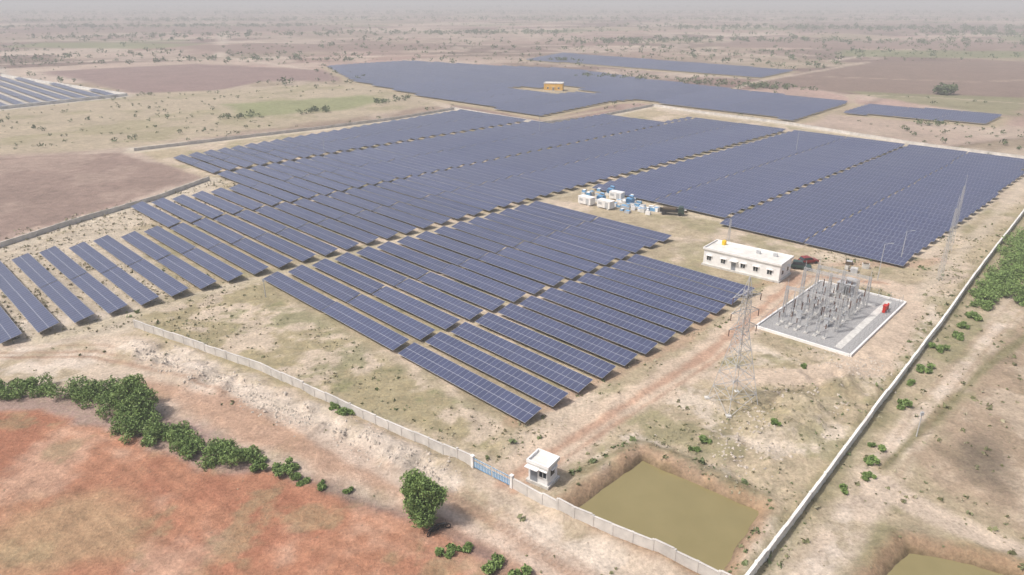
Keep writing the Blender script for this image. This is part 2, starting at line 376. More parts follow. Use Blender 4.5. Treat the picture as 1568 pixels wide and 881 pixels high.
paint([(19,205),(38,188),(58,180),(62,184),(44,200),(26,215)],lin(204,188,160,K),.3,2,2,6)
for w in(WALL_L,WALL_L2,WALL_B):stroke(w,8,lin(204,191,170,K),.1,2,1.5,8,.9)
stroke([(-31,385),(-59,355),(-85,331),(-119,303),(-150,279)],5,lin(212,202,184,K),.05,2,1,8,.9)
stroke([st(136,20),st(136,170),st(136,312)],4,lin(198,184,156,K),.3,2,1,6,.6)
stroke([st(235,95),st(235,312)],4,lin(198,184,156,K),.3,2,1,6,.6)
for P in(POND,POND2):
    paint(P,lin(168,136,106,K),.1,1,.8,3,.85,ext=1.9);paint(P,lin(120,104,74,K),.0,.5,.4,3,.9,ext=.2)
stroke([(9,73),(17,79.5),(30,68)],1.4,lin(112,102,64,K),1,1.2,1,3,.7)
stroke(WALL_F1,1.6,lin(148,138,104,K),.8,1.5,.8,4,.5);stroke(WALL_R,2.4,lin(138,132,92,K),.9,1.5,1.2,4,.65)
lum=col.mean(axis=1,keepdims=True);col=(lum+(col-lum)*.9)
idx=np.arange(nx*ny).reshape(ny,nx)
F=np.stack([idx[:-1,:-1].ravel(),idx[:-1,1:].ravel(),idx[1:,1:].ravel(),idx[1:,:-1].ravel()],1)
g=np_mesh('ground',np.stack([X,Y,Z],1),F,[M_ground],smooth=True)
at=g.data.color_attributes.new('Col','FLOAT_COLOR','POINT')
at.data.foreach_set('color',np.concatenate([col,A[:,None]],1).astype(np.float32).ravel())
# ------------------------------------------------------------ solar rows
TILT=math.radians(13);WID=3.55
def rowmesh(name,t,tabs,legs=True,z0=.75):
    V=[];F=[];MI=[];UV=[]
    hw=WID*math.cos(TILT)/2;rise=WID*math.sin(TILT)
    def add8(P,mi,uv=None):
        n=len(V);V.extend(P)
        for j,f in enumerate(((4,5,6,7),(0,3,2,1),(0,1,5,4),(1,2,6,5),(2,3,7,6),(3,0,4,7))):
            F.append([n+q for q in f]);MI.append(mi if j else (0 if uv else mi))
            UV.extend(uv if (uv and j==0) else [(.5,.5)]*4)
    for(s0,s1)in tabs:
        dz=R.uniform(-.06,.06);dtl=R.uniform(-.05,.05);za=z0+dz;zb=z0+rise+dz+dtl;th=.05;sl=R.uniform(-.04,.04)
        def p(s,tt,z):x,y=st(s,tt);return(x,y,z)
        a=(s1,t-hw,za+sl);b=(s0,t-hw,za-sl);c=(s0,t+hw,zb-sl);d=(s1,t+hw,zb+sl)
        L=s1-s0;n=max(1,round(L));
        P=[p(q[0],q[1],q[2]-th)for q in(a,b,c,d)]+[p(*q)for q in(a,b,c,d)]
        add8(P,1,[(0,0),(n,0),(n,3.75),(0,3.75)])
        if legs:
            m=max(2,int(L/3.4));
            for i in range(m):
                s=s0+L*(i+.5)/m
                for tt,zz in((t-hw*.55,z0+rise*.22),(t+hw*.6,z0+rise*.8)):
                    e=.05;P=[p(s+e,tt-e,-.4),p(s-e,tt-e,-.4),p(s-e,tt+e,-.4),p(s+e,tt+e,-.4)];P+=[(q[0],q[1],zz-.1+dz)for q in P]
                    add8(P,1)
            for tt,zz in((t-hw*.55,z0+rise*.22),(t+hw*.6,z0+rise*.8)):
                P=[p(s1-.1,tt-.04,zz-.17+dz),p(s0+.1,tt-.04,zz-.17+dz),p(s0+.1,tt+.04,zz-.17+dz),p(s1-.1,tt+.04,zz-.17+dz)];P+=[(q[0],q[1],q[2]+.07)for q in P]
                add8(P,1)
    if V:return np_mesh(name,V,F,[M_pan,M_steel],MI,uv=UV)
def tables(a,b,L=22.4,gap=.35):
    n=max(1,round((b-a)/L));l=(b-a)/n
    return[(a+i*l+gap/2,a+(i+1)*l-gap/2)for i in range(n)]
def segs(a,b,aisles):
    out=[];cur=a
    for c,w in aisles:
        if c-w/2>cur+3 and c+w/2<b-3:out.append((cur,c-w/2));cur=c+w/2
    out.append((cur,b));return out
PITCH=5.72
k=-1
while True:
    t=21.7+PITCH*k;k+=1
    if t>313:break
    top=271+(t-94)/150*14
    if t<58:iv=[(137.3,185.5+R.uniform(-1,1))]
    elif t<92:iv=[(57.3,212.5)]
    elif t<126:iv=[(57.5,top)]
    elif t<145:iv=[(88.2,top)]
    elif t<159:iv=[(137.2,top)]
    elif t<168:iv=[(41.5,86.6),(137.2,top)]
    elif t<247:iv=[(42,top)]
    elif t<286:iv=[(43,223)]
    else:iv=[(45,188)]
    tb=[]
    for a,b in iv:
        for c,d in segs(a,b,((87.4,1.0),(135.6,3.4),(184,.9),(235,2.8))):tb+=tables(c,d)
    rowmesh('solar_panel_row',t,tb,legs=True)
def clipfield(name,P,z0=.8,pitch=PITCH):
    q=[((y-x)/S2,(x+y)/S2)for x,y in P];tm=min(b for a,b in q);tx=max(b for a,b in q);t=tm+2
    while t<tx-1:
        h=[]
        for i in range(len(q)):
            (s1,t1),(s2,t2)=q[i],q[(i+1)%len(q)]
            if(t1>t)!=(t2>t):h.append(s1+(t-t1)*(s2-s1)/(t2-t1))
        h.sort();tb=[]
        for i in range(0,len(h)-1,2):
            if h[i+1]-h[i]>8:tb+=tables(h[i],h[i+1],22)
        if P is FD:
            tb2=[]
            for a,b in tb:
                x,y=st((a+b)/2,t)
                if abs(x-27)<22 and abs(y-466)<16:continue
                tb2.append((a,b))
            tb=tb2
        if tb:rowmesh(name,t,tb,legs=False,z0=z0)
        t+=pitch
for P in(FD,FD2,FE):clipfield('solar_panel_row',P)
clipfield('solar_panel_row',FLS,pitch=8.2)
# ------------------------------------------------------------ vegetation
def leafcloud(cs,size,rs):
    n=len(cs);u=rs.normal(size=(n,3));u/=np.linalg.norm(u,axis=1)[:,None]
    w=rs.normal(size=(n,3));v=np.cross(u,w);v/=np.linalg.norm(v,axis=1)[:,None]+1e-9
    sz=(size*(.6+.8*rs.rand(n)))[:,None]
    u=u*sz;v=v*sz*.6
    V=np.stack([cs-u,cs-v*.9,cs+u,cs+v*.9],1).reshape(-1,3)
    F=np.arange(4*n).reshape(n,4);return V,F
def crown(lobes,n,rs):
    L=np.array(lobes,float);w=L[:,3]**2;w/=w.sum();i=rs.choice(len(L),n,p=w)
    d=rs.normal(size=(n,3));d/=np.linalg.norm(d,axis=1)[:,None];r=rs.rand(n)**.35*(.85+.3*rs.rand(n))
    r*=.72+.5*vnoise(d[:,0]*3+i*7,d[:,2]*3+d[:,1]*2,5)
    return np.stack([L[i,0]+d[:,0]*r*L[i,3],L[i,1]+d[:,1]*r*L[i,3],L[i,2]+d[:,2]*r*L[i,4]],1)
def veg(name,p,leaf,rs,b,mat,x,y,z0):
    V,F=leafcloud(p,np.full(len(p),leaf),rs);nV=len(V);n=len(F)
    V=np.concatenate([V,np.array(b.V)]);F4=[f for f in b.F if len(f)==4]
    F=np.concatenate([F,np.array(F4)+nV]);mi=np.zeros(len(F));mi[n:]=1
    o=np_mesh(name,V,F,[mat,M_bark],mi);o.location=(x,y,z0);return o
def bush(name,x,y,r,h,n=1600,leaf=.2,mat=None,seed=0):
    rs=np.random.RandomState(seed+int(abs(x)*13+abs(y)*7));lob=[]
    for j in range(max(4,int(r*4))):
        a=rs.rand()*6.28;d=r*rs.rand()**.6*.85;rr=r*rs.uniform(.22,.42);hz=h*rs.uniform(.2,.8)
        lob.append((d*math.cos(a),d*math.sin(a),hz*.75,rr,min(rr,h*.36)))
    p=crown(lob,n,rs);z0=float(zt(x,y));p[:,2]=np.maximum(p[:,2],.05+rs.rand(n)*.2)
    b=MB()
    for j in range(4):
        q=lob[j%len(lob)];b.beam((0,0,-.3),(q[0],q[1],q[2]),.1,0,.03)
    return veg(name,p,leaf,rs,b,mat or M_leaf,x,y,z0)
def tree(name,x,y,h,r,n=5000,leaf=.17,seed=0,low=.22):
    rs=np.random.RandomState(seed);b=MB();lob=[];z0=float(zt(x,y))
    pts=[(0,0,-.3),(.08,.03,h*.15),(.0,.1,h*.4),(.1,0,h*.75)]
    wd=[.34,.27,.2,.08]
    for i in range(3):b.beam(pts[i],pts[i+1],wd[i],0,wd[i+1],7)
    for j in range(24):
        zz=h*rs.uniform(low+.05,.86);a=j*2.4+rs.rand();pr=math.sin(math.pi*min(1,max(.0,(zz/h-low*.3)/(1.05-low*.3))))**.5
        rr=r*pr*rs.uniform(.35,.75)
        e=(rr*math.cos(a),rr*math.sin(a),zz);s0=(0.05,.05,max(h*.15,zz-h*.22));b.beam(s0,e,.1,0,.04,5)
        lob.append((e[0],e[1],e[2],r*rs.uniform(.3,.46),h*rs.uniform(.09,.15)))
    lob.append((0,0,h*.86,r*.42,h*.12));lob.append((0,0,h*.5,r*.6,h*.3))
    return veg(name,crown(lob,n,rs),leaf,rs,b,M_leaf,x,y,z0)
tree('neem_tree',-10,64,6.5,2.75,16000,.14,3,.1)
tree('acacia_tree',-55,88.5,5.2,2.3,4500,.17,5)
tree('acacia_tree',-52.5,86,4.4,2.3,4000,.17,6)
for(x,y,r,h)in[(-92,93,3.5,2.2),(-87,93,3.2,2.2),(-80,92,3.0,2),(-76,92.5,3.2,2.2),(-72,92.5,3.0,2),(-65,91,3.2,2.6),(-62,91,3.4,2.9),(-58.5,89.5,3.2,2.8),(-56,86,3,3.0),(-53,83.5,3.2,3.0),(-50,81.5,3.2,2.7),(-47,80.5,3.0,2.2),(-44,79,3.0,2.3),(-41,77.5,2.6,1.9),(-38,76.5,3.0,2.3),(-35,75.5,2.8,2.2),(-32,74.2,1.6,1.0),(-28.5,73,2,1.2),(-26.3,71.4,1.3,.7),(-24,86.5,1.7,.9),(-26,88,1.4,.7),(-23,70.3,1.0,.5),(-20,69.5,.8,.5),(-7,59,1.3,1.0),(-5,60,1.3,.9),(-2.5,57.5,1.5,1.1),(.5,55.5,1.6,1.0),(5,54,1.6,.9),(10,51.5,1.2,.8)]:
    bush('prosopis_shrub',x,y,r,h,int(850*r),.16)
for(x,y,r,h)in[(122,158,5,3.5),(117,152,5,3.6),(112,146,5,3.4),(107,141,4.5,3.5),(102,136,4,3),(98,132,4,3),(94,128,3,2.5),(90,124,2.4,1.8),(86,120,2,1.4),(128,164,5,3.5),(134,170,5,3.5),(126,154,5,3.5),(121,147,5,3.2),(115,140,4.5,3),(66,99.5,1.6,1),(62,95,1.2,.8),(57,88,1.4,1),(45.5,75,1.4,.9),(48,78,1.0,.7),(44,72,1.0,.7),(40,69.5,.9,.6),(109,135,4,2.5),(82,116,1.6,1),(72,106,1.5,.9),(78,111,1.4,.9),(104,130,3,2),(100,126,2,1.5),(47,100,.9,.6),(36,82,1.0,.6),(26,79,1.1,.6),(24,77.5,.9,.5)]:
    bush('prosopis_shrub',x,y,r,h,int(600*r),.2)
def scatter(name,n,region,thr,seed,szr,mat,scl=8,up=1.0,blades=5):
    rs=np.random.RandomState(seed);P=np.array(region)
    x=rs.uniform(P[:,0].min(),P[:,0].max(),n);y=rs.uniform(P[:,1].min(),P[:,1].max(),n)
    k=(sdpoly(x,y,region)>.5)&(fbm(x,y,scl,seed,4)>thr)&(sdpoly(x,y,POND)<-.5)&(sdpoly(x,y,POND2)<-.5)&(sdpoly(x,y,YARD)<-1)&(dline(x,y,ROAD)>2.5)
    k&=np.hypot(x-4,y-71.5)>3.2
    x=x[k];y=y[k];m=len(x);z=zt(x,y);sz=rs.uniform(szr[0],szr[1],m)*(.5+rs.rand(m)**2)
    i=np.repeat(np.arange(m),blades);a=rs.rand(len(i))*6.28
    c=np.stack([x[i]+np.cos(a)*sz[i]*.45*rs.rand(len(i)),y[i]+np.sin(a)*sz[i]*.45*rs.rand(len(i)),z[i]+sz[i]*.3*up*rs.rand(len(i))],1)
    V,F=leafcloud(c,sz[i]*.36,rs);return np_mesh(name,V,F,[mat])
NEARALL=[(-95,105),(-66,116),(-54,108),(-21,86),(-5,75),(-2,72),(16,60),(26,53),(78,116),(120,165),(100,175),(60,150),(45,125),(-1,84),(-54,138),(-90,150),(-110,150)]
M_weed=leafmat('weed_green',(.08,.11,.045),(.21,.25,.11),.3);M_olive=leafmat('weed_olive',(.11,.12,.06),(.27,.27,.14),.3)
scatter('dry_grass',24000,NEARALL,.5,21,(.25,.6),M_dry,9)
scatter('weeds',3200,NEARALL,.5,23,(.3,.9),M_weed,12,1.2,8)
scatter('weeds',11000,NEARALL,.5,24,(.22,.6),M_olive,6,1.1,6)
scatter('weeds',9000,RIGHT,.5,25,(.35,.9),M_olive,7,1.2,7)
scatter('dry_grass',6000,RIGHT,.42,26,(.3,.6),M_dry,7)
scatter('weeds',1600,SAND,.53,27,(.2,.7),M_olive,6,1.2,7)
scatter('weeds',220,RED,.6,28,(.2,.5),M_dry,6,1,6)
scatter('dry_grass',6000,[(-145,140),(-99,226),(-90,232),(-60,205),(-105,155),(-66,130),(-100,105),(-140,110)],.45,29,(.4,.9),M_dry,14)
scatter('weeds',900,[(16,81),(32,69),(24,55),(20,54),(30,68),(17,79),(8,72),(6,73)],.3,30,(.4,.9),M_weed,4,1.2,8)
scatter('weeds',1400,[(x-1.8,y+1.8)for x,y in WALL_R]+[(x+1.8,y-1.8)for x,y in WALL_R[::-1]],.40,34,(.4,1.1),M_weed,6,1.2,8)
scatter('weeds',2500,[(185,245),(90,140),(60,112),(72,104),(110,140),(200,240)],.5,36,(.4,1.0),M_olive,8,1.2,7)
# rubble stones
rs=np.random.RandomState(77);n=1700
f=rs.rand(n);seg=rs.randint(0,2,n)
pa=np.array([(-64,107),(24,74)]);pb=np.array([(-8,72),(60,104)]);wd=np.array([3.0,6.0])
x=pa[seg,0]*(1-f)+pb[seg,0]*f+rs.normal(size=n)*wd[seg]*.5;y=pa[seg,1]*(1-f)+pb[seg,1]*f+rs.normal(size=n)*wd[seg]*.5
kk=(fbm(x,y,5,78)>.48)&(sdpoly(x,y,POND)<-2);x=x[kk];y=y[kk];z=zt(x,y);n=len(x);sz=rs.uniform(.08,.34,n)
base=np.array([(1,0,0),(0,1,0),(-1,0,0),(0,-1,0),(.1,.1,.8),(-.1,0,-.6)])
V=np.stack([x,y,z],1)[:,None,:]+base[None]*(sz[:,None,None])*rs.uniform(.6,1.2,(n,6,3))
q=np.array([(0,1,4,4),(1,2,4,4),(2,3,4,4),(3,0,4,4)])[:,:3]
Fs=(np.arange(n)[:,None,None]*6+q[None]).reshape(-1,3);np_mesh('rubble_stones',V.reshape(-1,3),Fs,[M_stone])
def farmass(name,n,x0,x1,y0,y1,thr,seed,hr,leafn,ex=()):
    rs=np.random.RandomState(seed);y=np.exp(rs.uniform(math.log(y0),math.log(y1),n))
    x=rs.uniform(-1,1,n)*(y*.85+40)
    k=(fbm(x,y,70,seed,4)>thr)|(rs.rand(n)<.08)
    k&=(x>x0)&(x<x1)
    for P in(FD,FD2,FE,SITE,FLS,DARK,PURP,UR)+tuple(ex):k&=sdpoly(x,y,P)<-4
    x=x[k];y=y[k];h=rs.uniform(hr[0],hr[1],len(x))*(.5+.7*rs.rand(len(x))**2)
    i=np.repeat(np.arange(len(x)),leafn);d=rs.normal(size=(len(i),3));d/=np.linalg.norm(d,axis=1)[:,None];d*=(rs.rand(len(i))**.4)[:,None]
    asp=rs.uniform(.5,1.0,len(x))
    c=np.stack([x[i]+d[:,0]*h[i]*asp[i],y[i]+d[:,1]*h[i]*asp[i],h[i]*.55+d[:,2]*h[i]*.42],1)
    V,F=leafcloud(c,h[i]*.2,rs);return np_mesh(name,V,F,[M_leafd])
farmass('scrub_bushes',3800,-500,600,150,900,.47,31,(.7,2.5),24,ex=(GREEN,RIGHT))
farmass('distant_trees',6000,-3000,3000,500,3500,.5,33,(2.2,6.5),20)
farmass('distant_trees',3200,-9000,9000,2200,9000,.5,35,(5,11),16)
def treeline(name,pts,w,n,h,seed,leafn=26):
    rs=np.random.RandomState(seed);P=np.array(pts,float);j=rs.randint(0,len(P)-1,n);f=rs.rand(n)
    x=P[j,0]*(1-f)+P[j+1,0]*f+rs.normal(size=n)*w;y=P[j,1]*(1-f)+P[j+1,1]*f+rs.normal(size=n)*w
    hh=h*rs.uniform(.45,1.1,n);i=np.repeat(np.arange(n),leafn);d=rs.normal(size=(len(i),3));d/=np.linalg.norm(d,axis=1)[:,None];d*=(rs.rand(len(i))**.4)[:,None]
    c=np.stack([x[i]+d[:,0]*hh[i]*.75,y[i]+d[:,1]*hh[i]*.75,hh[i]*.5+d[:,2]*hh[i]*.45],1)
    V,F=leafcloud(c,hh[i]*.19,rs);return np_mesh(name,V,F,[M_leafd])
treeline('scrub_bushes',[(50,560),(104,536),(158,490),(185,475)],6,110,3.8,41)
treeline('scrub_bushes',[(-138,354),(-128,360)],3,12,3.2,42);treeline('scrub_bushes',[(-108,374),(-96,380)],3,16,3.4,43)
treeline('scrub_bushes',[(-80,405),(-62,428)],4,20,3.0,44);treeline('scrub_bushes',[(194,336),(200,333)],2,9,3.2,45)
treeline('scrub_bushes',[(-229,440),(-222,446)],2,6,3,46);treeline('scrub_bushes',[(-10,720),(60,700),(20,690)],5,25,3.4,47)
treeline('scrub_bushes',[(-160,640),(-120,520)],8,16,3,48);treeline('scrub_bushes',[(-420,660),(-250,720),(-150,700)],10,60,4,49)
treeline('distant_trees',[(100,1000),(300,1050),(700,980)],30,200,7,50);treeline('distant_trees',[(-700,1100),(-200,1250),(100,1300)],35,200,7,51)
treeline('distant_trees',[(300,1500),(1300,1400)],50,330,9,52);treeline('distant_trees',[(-1500,1900),(-300,2100),(1500,2000)],70,520,10,53,18)
treeline('distant_trees',[(700,1250),(1300,1150)],40,260,8,56);treeline('distant_trees',[(-1200,1500),(-400,1620)],35,200,8,57)
treeline('distant_trees',[(-3000,3000),(3000,3200)],160,520,13,54,16);treeline('distant_trees',[(-4500,4800),(4500,5000)],300,600,18,55,14)
bush('acacia_tree',268,449,6.5,9,900,.8,M_leafd)
# ------------------------------------------------------------ walls
def wall(name,P,h=1.7,step=2.5,mat=None,th=.14):
    b=MB()
    for i in range(len(P)-1):
        a=Vector(P[i]);c=Vector(P[i+1]);L=(c-a).length;n=max(1,round(L/step));d=(c-a)/n;an=math.atan2(d.y,d.x)
        for j in range(n):
            m=a+d*(j+.5);q=a+d*j;z=float(zt(m.x,m.y));zq=float(zt(q.x,q.y));dh=R.uniform(-.05,.05)
            b.box((m.x,m.y,z+(h+dh)/2-.25),(d.length-.02,th,h+dh+.5),0,an)
            b.box((q.x,q.y,zq+h/2-.2),(th+.1,th+.1,h+.6),0,an)
            b.box((m.x,m.y,z+h+dh+.03),(d.length-.26,th+.08,.06),0,an)
    return b.obj(name,[mat or M_wall])
wall('compound_wall',WALL_F1,1.4,th=.16);wall('compound_wall',WALL_F2,1.4,th=.16);wall('compound_wall',WALL_R,1.25,2.5,M_wallr,.24)
wall('compound_wall',WALL_L,1.2,5);wall('compound_wall',WALL_L2,1.2,5);wall('compound_wall',WALL_B,1.2,5)
wall('compound_wall',[(-388,557),(-235,442),(-276,384),(-340,326)],1.6,6,M_wallr,th=.6)
ga=empty('entrance_gate',(-2.5,72,0),math.atan2(-4,5))
for sx,nm in((-1,'gate_leaf_left'),(1,'gate_leaf_right')):
    b=MB();x0=sx*.1;x1=sx*2.9
    for z in(.25,.95,1.5):b.beam((x0,0,z),(x1,0,z),.08,0)
    b.quad((x0,0.01,.3),(x1,0.01,.3),(x1,0.01,.85),(x0,0.01,.85),0)
    for k_ in range(12):
        xx=x0+(x1-x0)*k_/11;b.beam((xx,0,.2),(xx,0,1.6),.06,1)
    b.obj(nm,[M_blue,M_white],ga)
b=MB()
for x in(-3.15,3.15):b.box((x,0,.85),(.36,.36,1.8),0);b.box((x,0,1.8),(.46,.46,.1),0)
b.obj('gate_pillars',[M_white],ga)
# ------------------------------------------------------------ buildings
def building(name,loc,rz,L,D,H,wallm,wins,door,tank=False,over=.0,sidewins=()):
    e=empty(name,loc,rz);b=MB();b.box((0,0,H/2-.2),(L,D,H+.4),0);b.box((0,0,.15),(L+.5,D+.5,.5),1);b.obj('walls',[wallm,M_conc],e)
    b=MB();b.box((0,0,H+.06),(L+2*over,D+2*over,.13),0)
    for s in(-1,1):
        b.box((0,s*(D/2+over-.09),H+.3),(L+2*over,.18,.36),1);b.box((s*(L/2+over-.09),0,H+.3),(.18,D+2*over-.37,.355),1)
    b.obj('roof',[M_roof,M_white],e)
    b=MB()
    for x in wins:
        b.box((x,-D/2-.01,1.85),(1.0,.06,.95),0)
        b.box((x,-D/2-.02,1.85),(.06,.08,.95),1);b.box((x,-D/2-.2,2.5),(1.4,.4,.08),1)
        for dx in(-.54,.54):b.box((x+dx,-D/2-.02,1.85),(.08,.09,1.05),1)
        b.box((x,-D/2-.03,1.34),(1.15,.12,.07),1)
    for y in sidewins:
        b.box((L/2+.01,y,1.85),(.06,.9,.95),0);b.box((L/2+.2,y,2.5),(.4,1.3,.08),1)
    b.obj('windows',[M_glass,M_white],e)
    b=MB();b.box((door,-D/2-.02,1.15),(1.0,.07,2.0),0);b.box((door,-D/2-.4,2.55),(1.8,.8,.1),1);b.obj('door',[M_doorm,M_white],e)
    if tank:
        b=MB();b.cyl((-L/2+2.2,D/2-1.4,H+.12),.5,.9,0,14);b.cyl((-L/2+2.2,D/2-1.4,H+1.02),.5,.2,0,14,.2);b.obj('water_tank',[M_ytank],e)
        b=MB();b.box((2,1,H+.5),(.9,.4,.7),0);b.box((L/2-3,1.5,H+.5),(.9,.4,.7),0);b.obj('air_conditioner',[M_greyp],e)
    return e
rz=math.radians(-40);nrm=(math.sin(math.radians(40)),math.cos(math.radians(40)))
building('control_building',(49+nrm[0]*3.5,142+nrm[1]*3.5,0),rz,17,6.6,3.7,M_white,(-7.2,-3.9,.6,3.4,6.4),-1.5,True,.25,(-1.5,1.5))
building('guard_house',(3.8,71.5,0),math.radians(-34),2.7,2.3,2.8,M_white,(.7,),-.6,False,.22,(0,))
building('inverter_building',(27,470,0),math.radians(-10),12,7,4.6,M_yel,(-3.5,3.5),0,False,.2,(0,))
# ------------------------------------------------------------ lattice structures
def lattice(b,base,top,cx,cy,h0,h1,w,n,rot=0,m=0):
    def cor(z,k):
        f=(z-h0)/(h1-h0);hw=(base*(1-f)+top*f)/2;a=rot+math.pi/4+k*math.pi/2;return(cx+hw*1.414*math.cos(a),cy+hw*1.414*math.sin(a),z)
    zs=[h0+(h1-h0)*(1-(1-i/n)**1.35) for i in range(n+1)]
    for i in range(n):
        for k_ in range(4):
            b.beam(cor(zs[i],k_),cor(zs[i+1],k_),w,m)
            b.beam(cor(zs[i],k_),cor(zs[i+1],(k_+1)%4),w*.6,m);b.beam(cor(zs[i],(k_+1)%4),cor(zs[i+1],k_),w*.6,m)
            b.beam(cor(zs[i+1],k_),cor(zs[i+1],(k_+1)%4),w*.6,m)
PYX,PYY=32.3,89;pz=float(zt(PYX,PYY))
b=MB();r=math.radians(20);lattice(b,5.2,1.2,0,0,-.3,12,.09,6,r);lattice(b,1.2,.8,0,0,12,18,.07,5,r);lattice(b,.8,.1,0,0,18,20,.06,1,r)
arms=[]
for z in(12.4,14.8,17.2):
    for s in(-1,1):
        d=Vector((math.cos(r),math.sin(r),0))*s
        tip=d*2.3+Vector((0,0,z));arms.append(tip)
        pr=Vector((-d.y,d.x,0))*.5
        for q in(pr,-pr):
            b.beam(d*.5+q+Vector((0,0,z)),tip,.06);b.beam(d*.5+q+Vector((0,0,z+.9)),tip,.05)
        b.beam(tip,tip-Vector((0,0,1.0)),.1,1)
for k_ in range(4):
    a=r+math.pi/4+k_*math.pi/2;b.box((3.68*math.cos(a),3.68*math.sin(a),-.1),(.7,.7,.6),2)
pyl=b.obj('transmission_tower',[M_lat,M_porc,M_conc]);pyl.location=(PYX,PYY,pz)
def mast(name,x,y,h,w0=.8):
    b=MB();z=float(zt(x,y));lattice(b,w0,.25,0,0,-.2,h*.92,.035,9);b.beam((0,0,h*.9),(0,0,h+1.2),.05);o=b.obj(name,[M_lat]);o.location=(x,y,z)
mast('lightning_mast',90,138,17);mast('lightning_mast',103,157,17);mast('lightning_mast',52,161,7,.6)
def pole(x,y,h,arm=True):
    b=MB();b.beam((0,0,-.3),(0,0,h),.13,0,.07,6)
    if arm:b.beam((0,0,h-.1),(1.2,0,h+.15),.06);b.box((1.45,0,h+.15),(.6,.22,.1),1)
    else:b.box((0,0,h-.4),(.4,.25,.5),1)
    o=b.obj('street_lamp' if arm else 'camera_pole',[M_lat,M_greyp]);o.location=(x,y,float(zt(x,y)))
for x,y,h in((-68,255,9),(109,270,9),(12,312,9),(77,138,8),(54,124,4),(88,150,7)):pole(x,y,h)
pole(-49,129,4,False);pole(55,81,4,False)
# ------------------------------------------------------------ substation yard
yo=Vector((44,115,0));ya=Vector((20.5,22,0)).normalized();yb=Vector((ya.y,-ya.x,0));LA,LB=30.2,16.5
yr=math.atan2(ya.y,ya.x);E=empty('electrical_substation',(44,115,0),yr)
b=MB();b.box((LA/2,-LB/2,.06),(LA-.5,LB-.5,.30),0);
for a0,b0,dx,dy in((LA/2,0,LA,.3),(LA/2,-LB,LA,.3),(0,-LB/2,.3,LB-.31),(LA,-LB/2,.3,LB-.31)):b.box((a0,b0,.0),(dx,dy,.95),1)
b.box((LA/2,-13.9,.222),(LA-3,1.2,.03),2);b.box((LA*.8,-LB/2,.223),(1.3,9,.034),2)
b.obj('gravel_yard',[M_gravel,M_white,M_conc],E)
b=MB()
for i in range(13):
    for bb in(.5,LB-.5):b.beam((.5+i*(LA-1)/12,-bb,.2),(.5+i*(LA-1)/12,-bb,1.8),.05)
for i in range(1,7):
    for aa in(.5,LA-.5):b.beam((aa,-.5-i*(LB-1)/7,.2),(aa,-.5-i*(LB-1)/7,1.8),.05)
for z in(.5,1.15,1.8):
    for bb in(.5,LB-.5):b.beam((.5,-bb,z),(LA-.5,-bb,z),.02)
    for aa in(.5,LA-.5):b.beam((aa,-.5,z),(aa,-LB+.5,z),.02)
b.obj('fence',[M_steel],E)
b=MB()
for a0,hh in((7.5,6.4),(15,8),(22.5,6.4)):
    for cb_ in(1.8,6.6,11.4):lattice(b,.6,.35,a0,-cb_,.2,hh,.06,5);b.beam((a0,-cb_,hh),(a0,-cb_,hh+1.4),.05)
    for q in(-.18,.18):
        for z in(hh-.45,hh-.1):b.beam((a0+q,-1.8,z),(a0+q,-11.4,z),.06)
    for i in range(16):
        y0=-1.8-i*.6;b.beam((a0-.18,y0,hh-.45),(a0-.18,y0-.6,hh-.1),.03);b.beam((a0+.18,y0,hh-.1),(a0+.18,y0-.6,hh-.45),.03)
b.obj('gantry',[M_lat],E)
b=MB()
def post(a,c,hs,hi,m=1):
    b.beam((a-.15,-c,.2),(a-.15,-c,hs),.06,0);b.beam((a+.15,-c,.2),(a+.15,-c,hs),.06,0);b.box((a,-c,hs),(.5,.4,.1),0);b.box((a,-c,.3),(.7,.6,.25),3)
    n=4
    for i in range(n):
        z=hs+.06+hi*i/n;b.cyl((a,-c,z),.12,hi/n*.5,m,8,.08);b.cyl((a,-c,z+hi/n*.5),.07,hi/n*.5,m,8)
    b.box((a,-c,hs+hi+.12),(.25,.25,.2),2)
CS=(2.6,4.2,5.8,7.6,9.2,10.8)
for a0 in(3.5,5.2,9.3,11.2,13,17,19,20.8):
    for c0 in CS:
        if R.rand()<.12:continue
        post(a0+R.uniform(-.1,.1),c0,R.choice([1.6,2.0]),R.choice([.9,1.2]),1 if R.rand()<.4 else 2)
for a0 in(4.3,10.2,19.9):
    for c0 in CS:b.beam((a0-1,-c0,3.2),(a0+1,-c0,3.2+R.uniform(0,.3)),.05,2)
b.obj('instrument_transformers',[M_steel,M_porc,M_greyp,M_conc],E)
b=MB()
for a0 in(7.8,14.2,22):
    for c0 in(4.2,9.2):
        b.box((a0+.9,-c0,1.0),(.6,.8,1.3),0);b.box((a0+.9,-c0,1.72),(.75,.95,.08),1)
        for d in(-1.4,0,1.4):b.cyl((a0+1.8,-c0+d,.2),.1,1.6,1,8);b.cyl((a0+1.8,-c0+d,1.8),.13,1.1,2,8,.1);b.cyl((a0+1.8,-c0+d,2.9),.1,.4,2,8)
b.obj('circuit_breakers',[M_greyp,M_steel,M_porc],E)
b=MB()
tx,ty=26.0,-6.5
b.box((tx,ty,.5),(4.4,5.2,.5),3);b.box((tx,ty,1.75),(1.8,3.2,2.0),0);b.box((tx,ty,2.8),(2.0,3.4,.12),0)
for s in(-1,1):
    for i in range(7):b.box((tx+s*1.4,ty-1.4+i*.46,1.75),(.7,.12,1.6),0)
b.beam((tx,ty-1.6,3.7),(tx,ty+.2,3.7),.6,0,None,12);b.beam((tx,ty-1.2,2.8),(tx,ty-1.2,3.5),.1,1)
for d in(-1.0,0,1.0):b.cyl((tx-.5,ty+d,2.85),.14,1.0,2,8,.07);b.cyl((tx+.5,ty+d,2.85),.1,.6,2,8,.05)
b.obj('power_transformer',[M_greyp,M_steel,M_porc,M_conc],E)
b=MB()
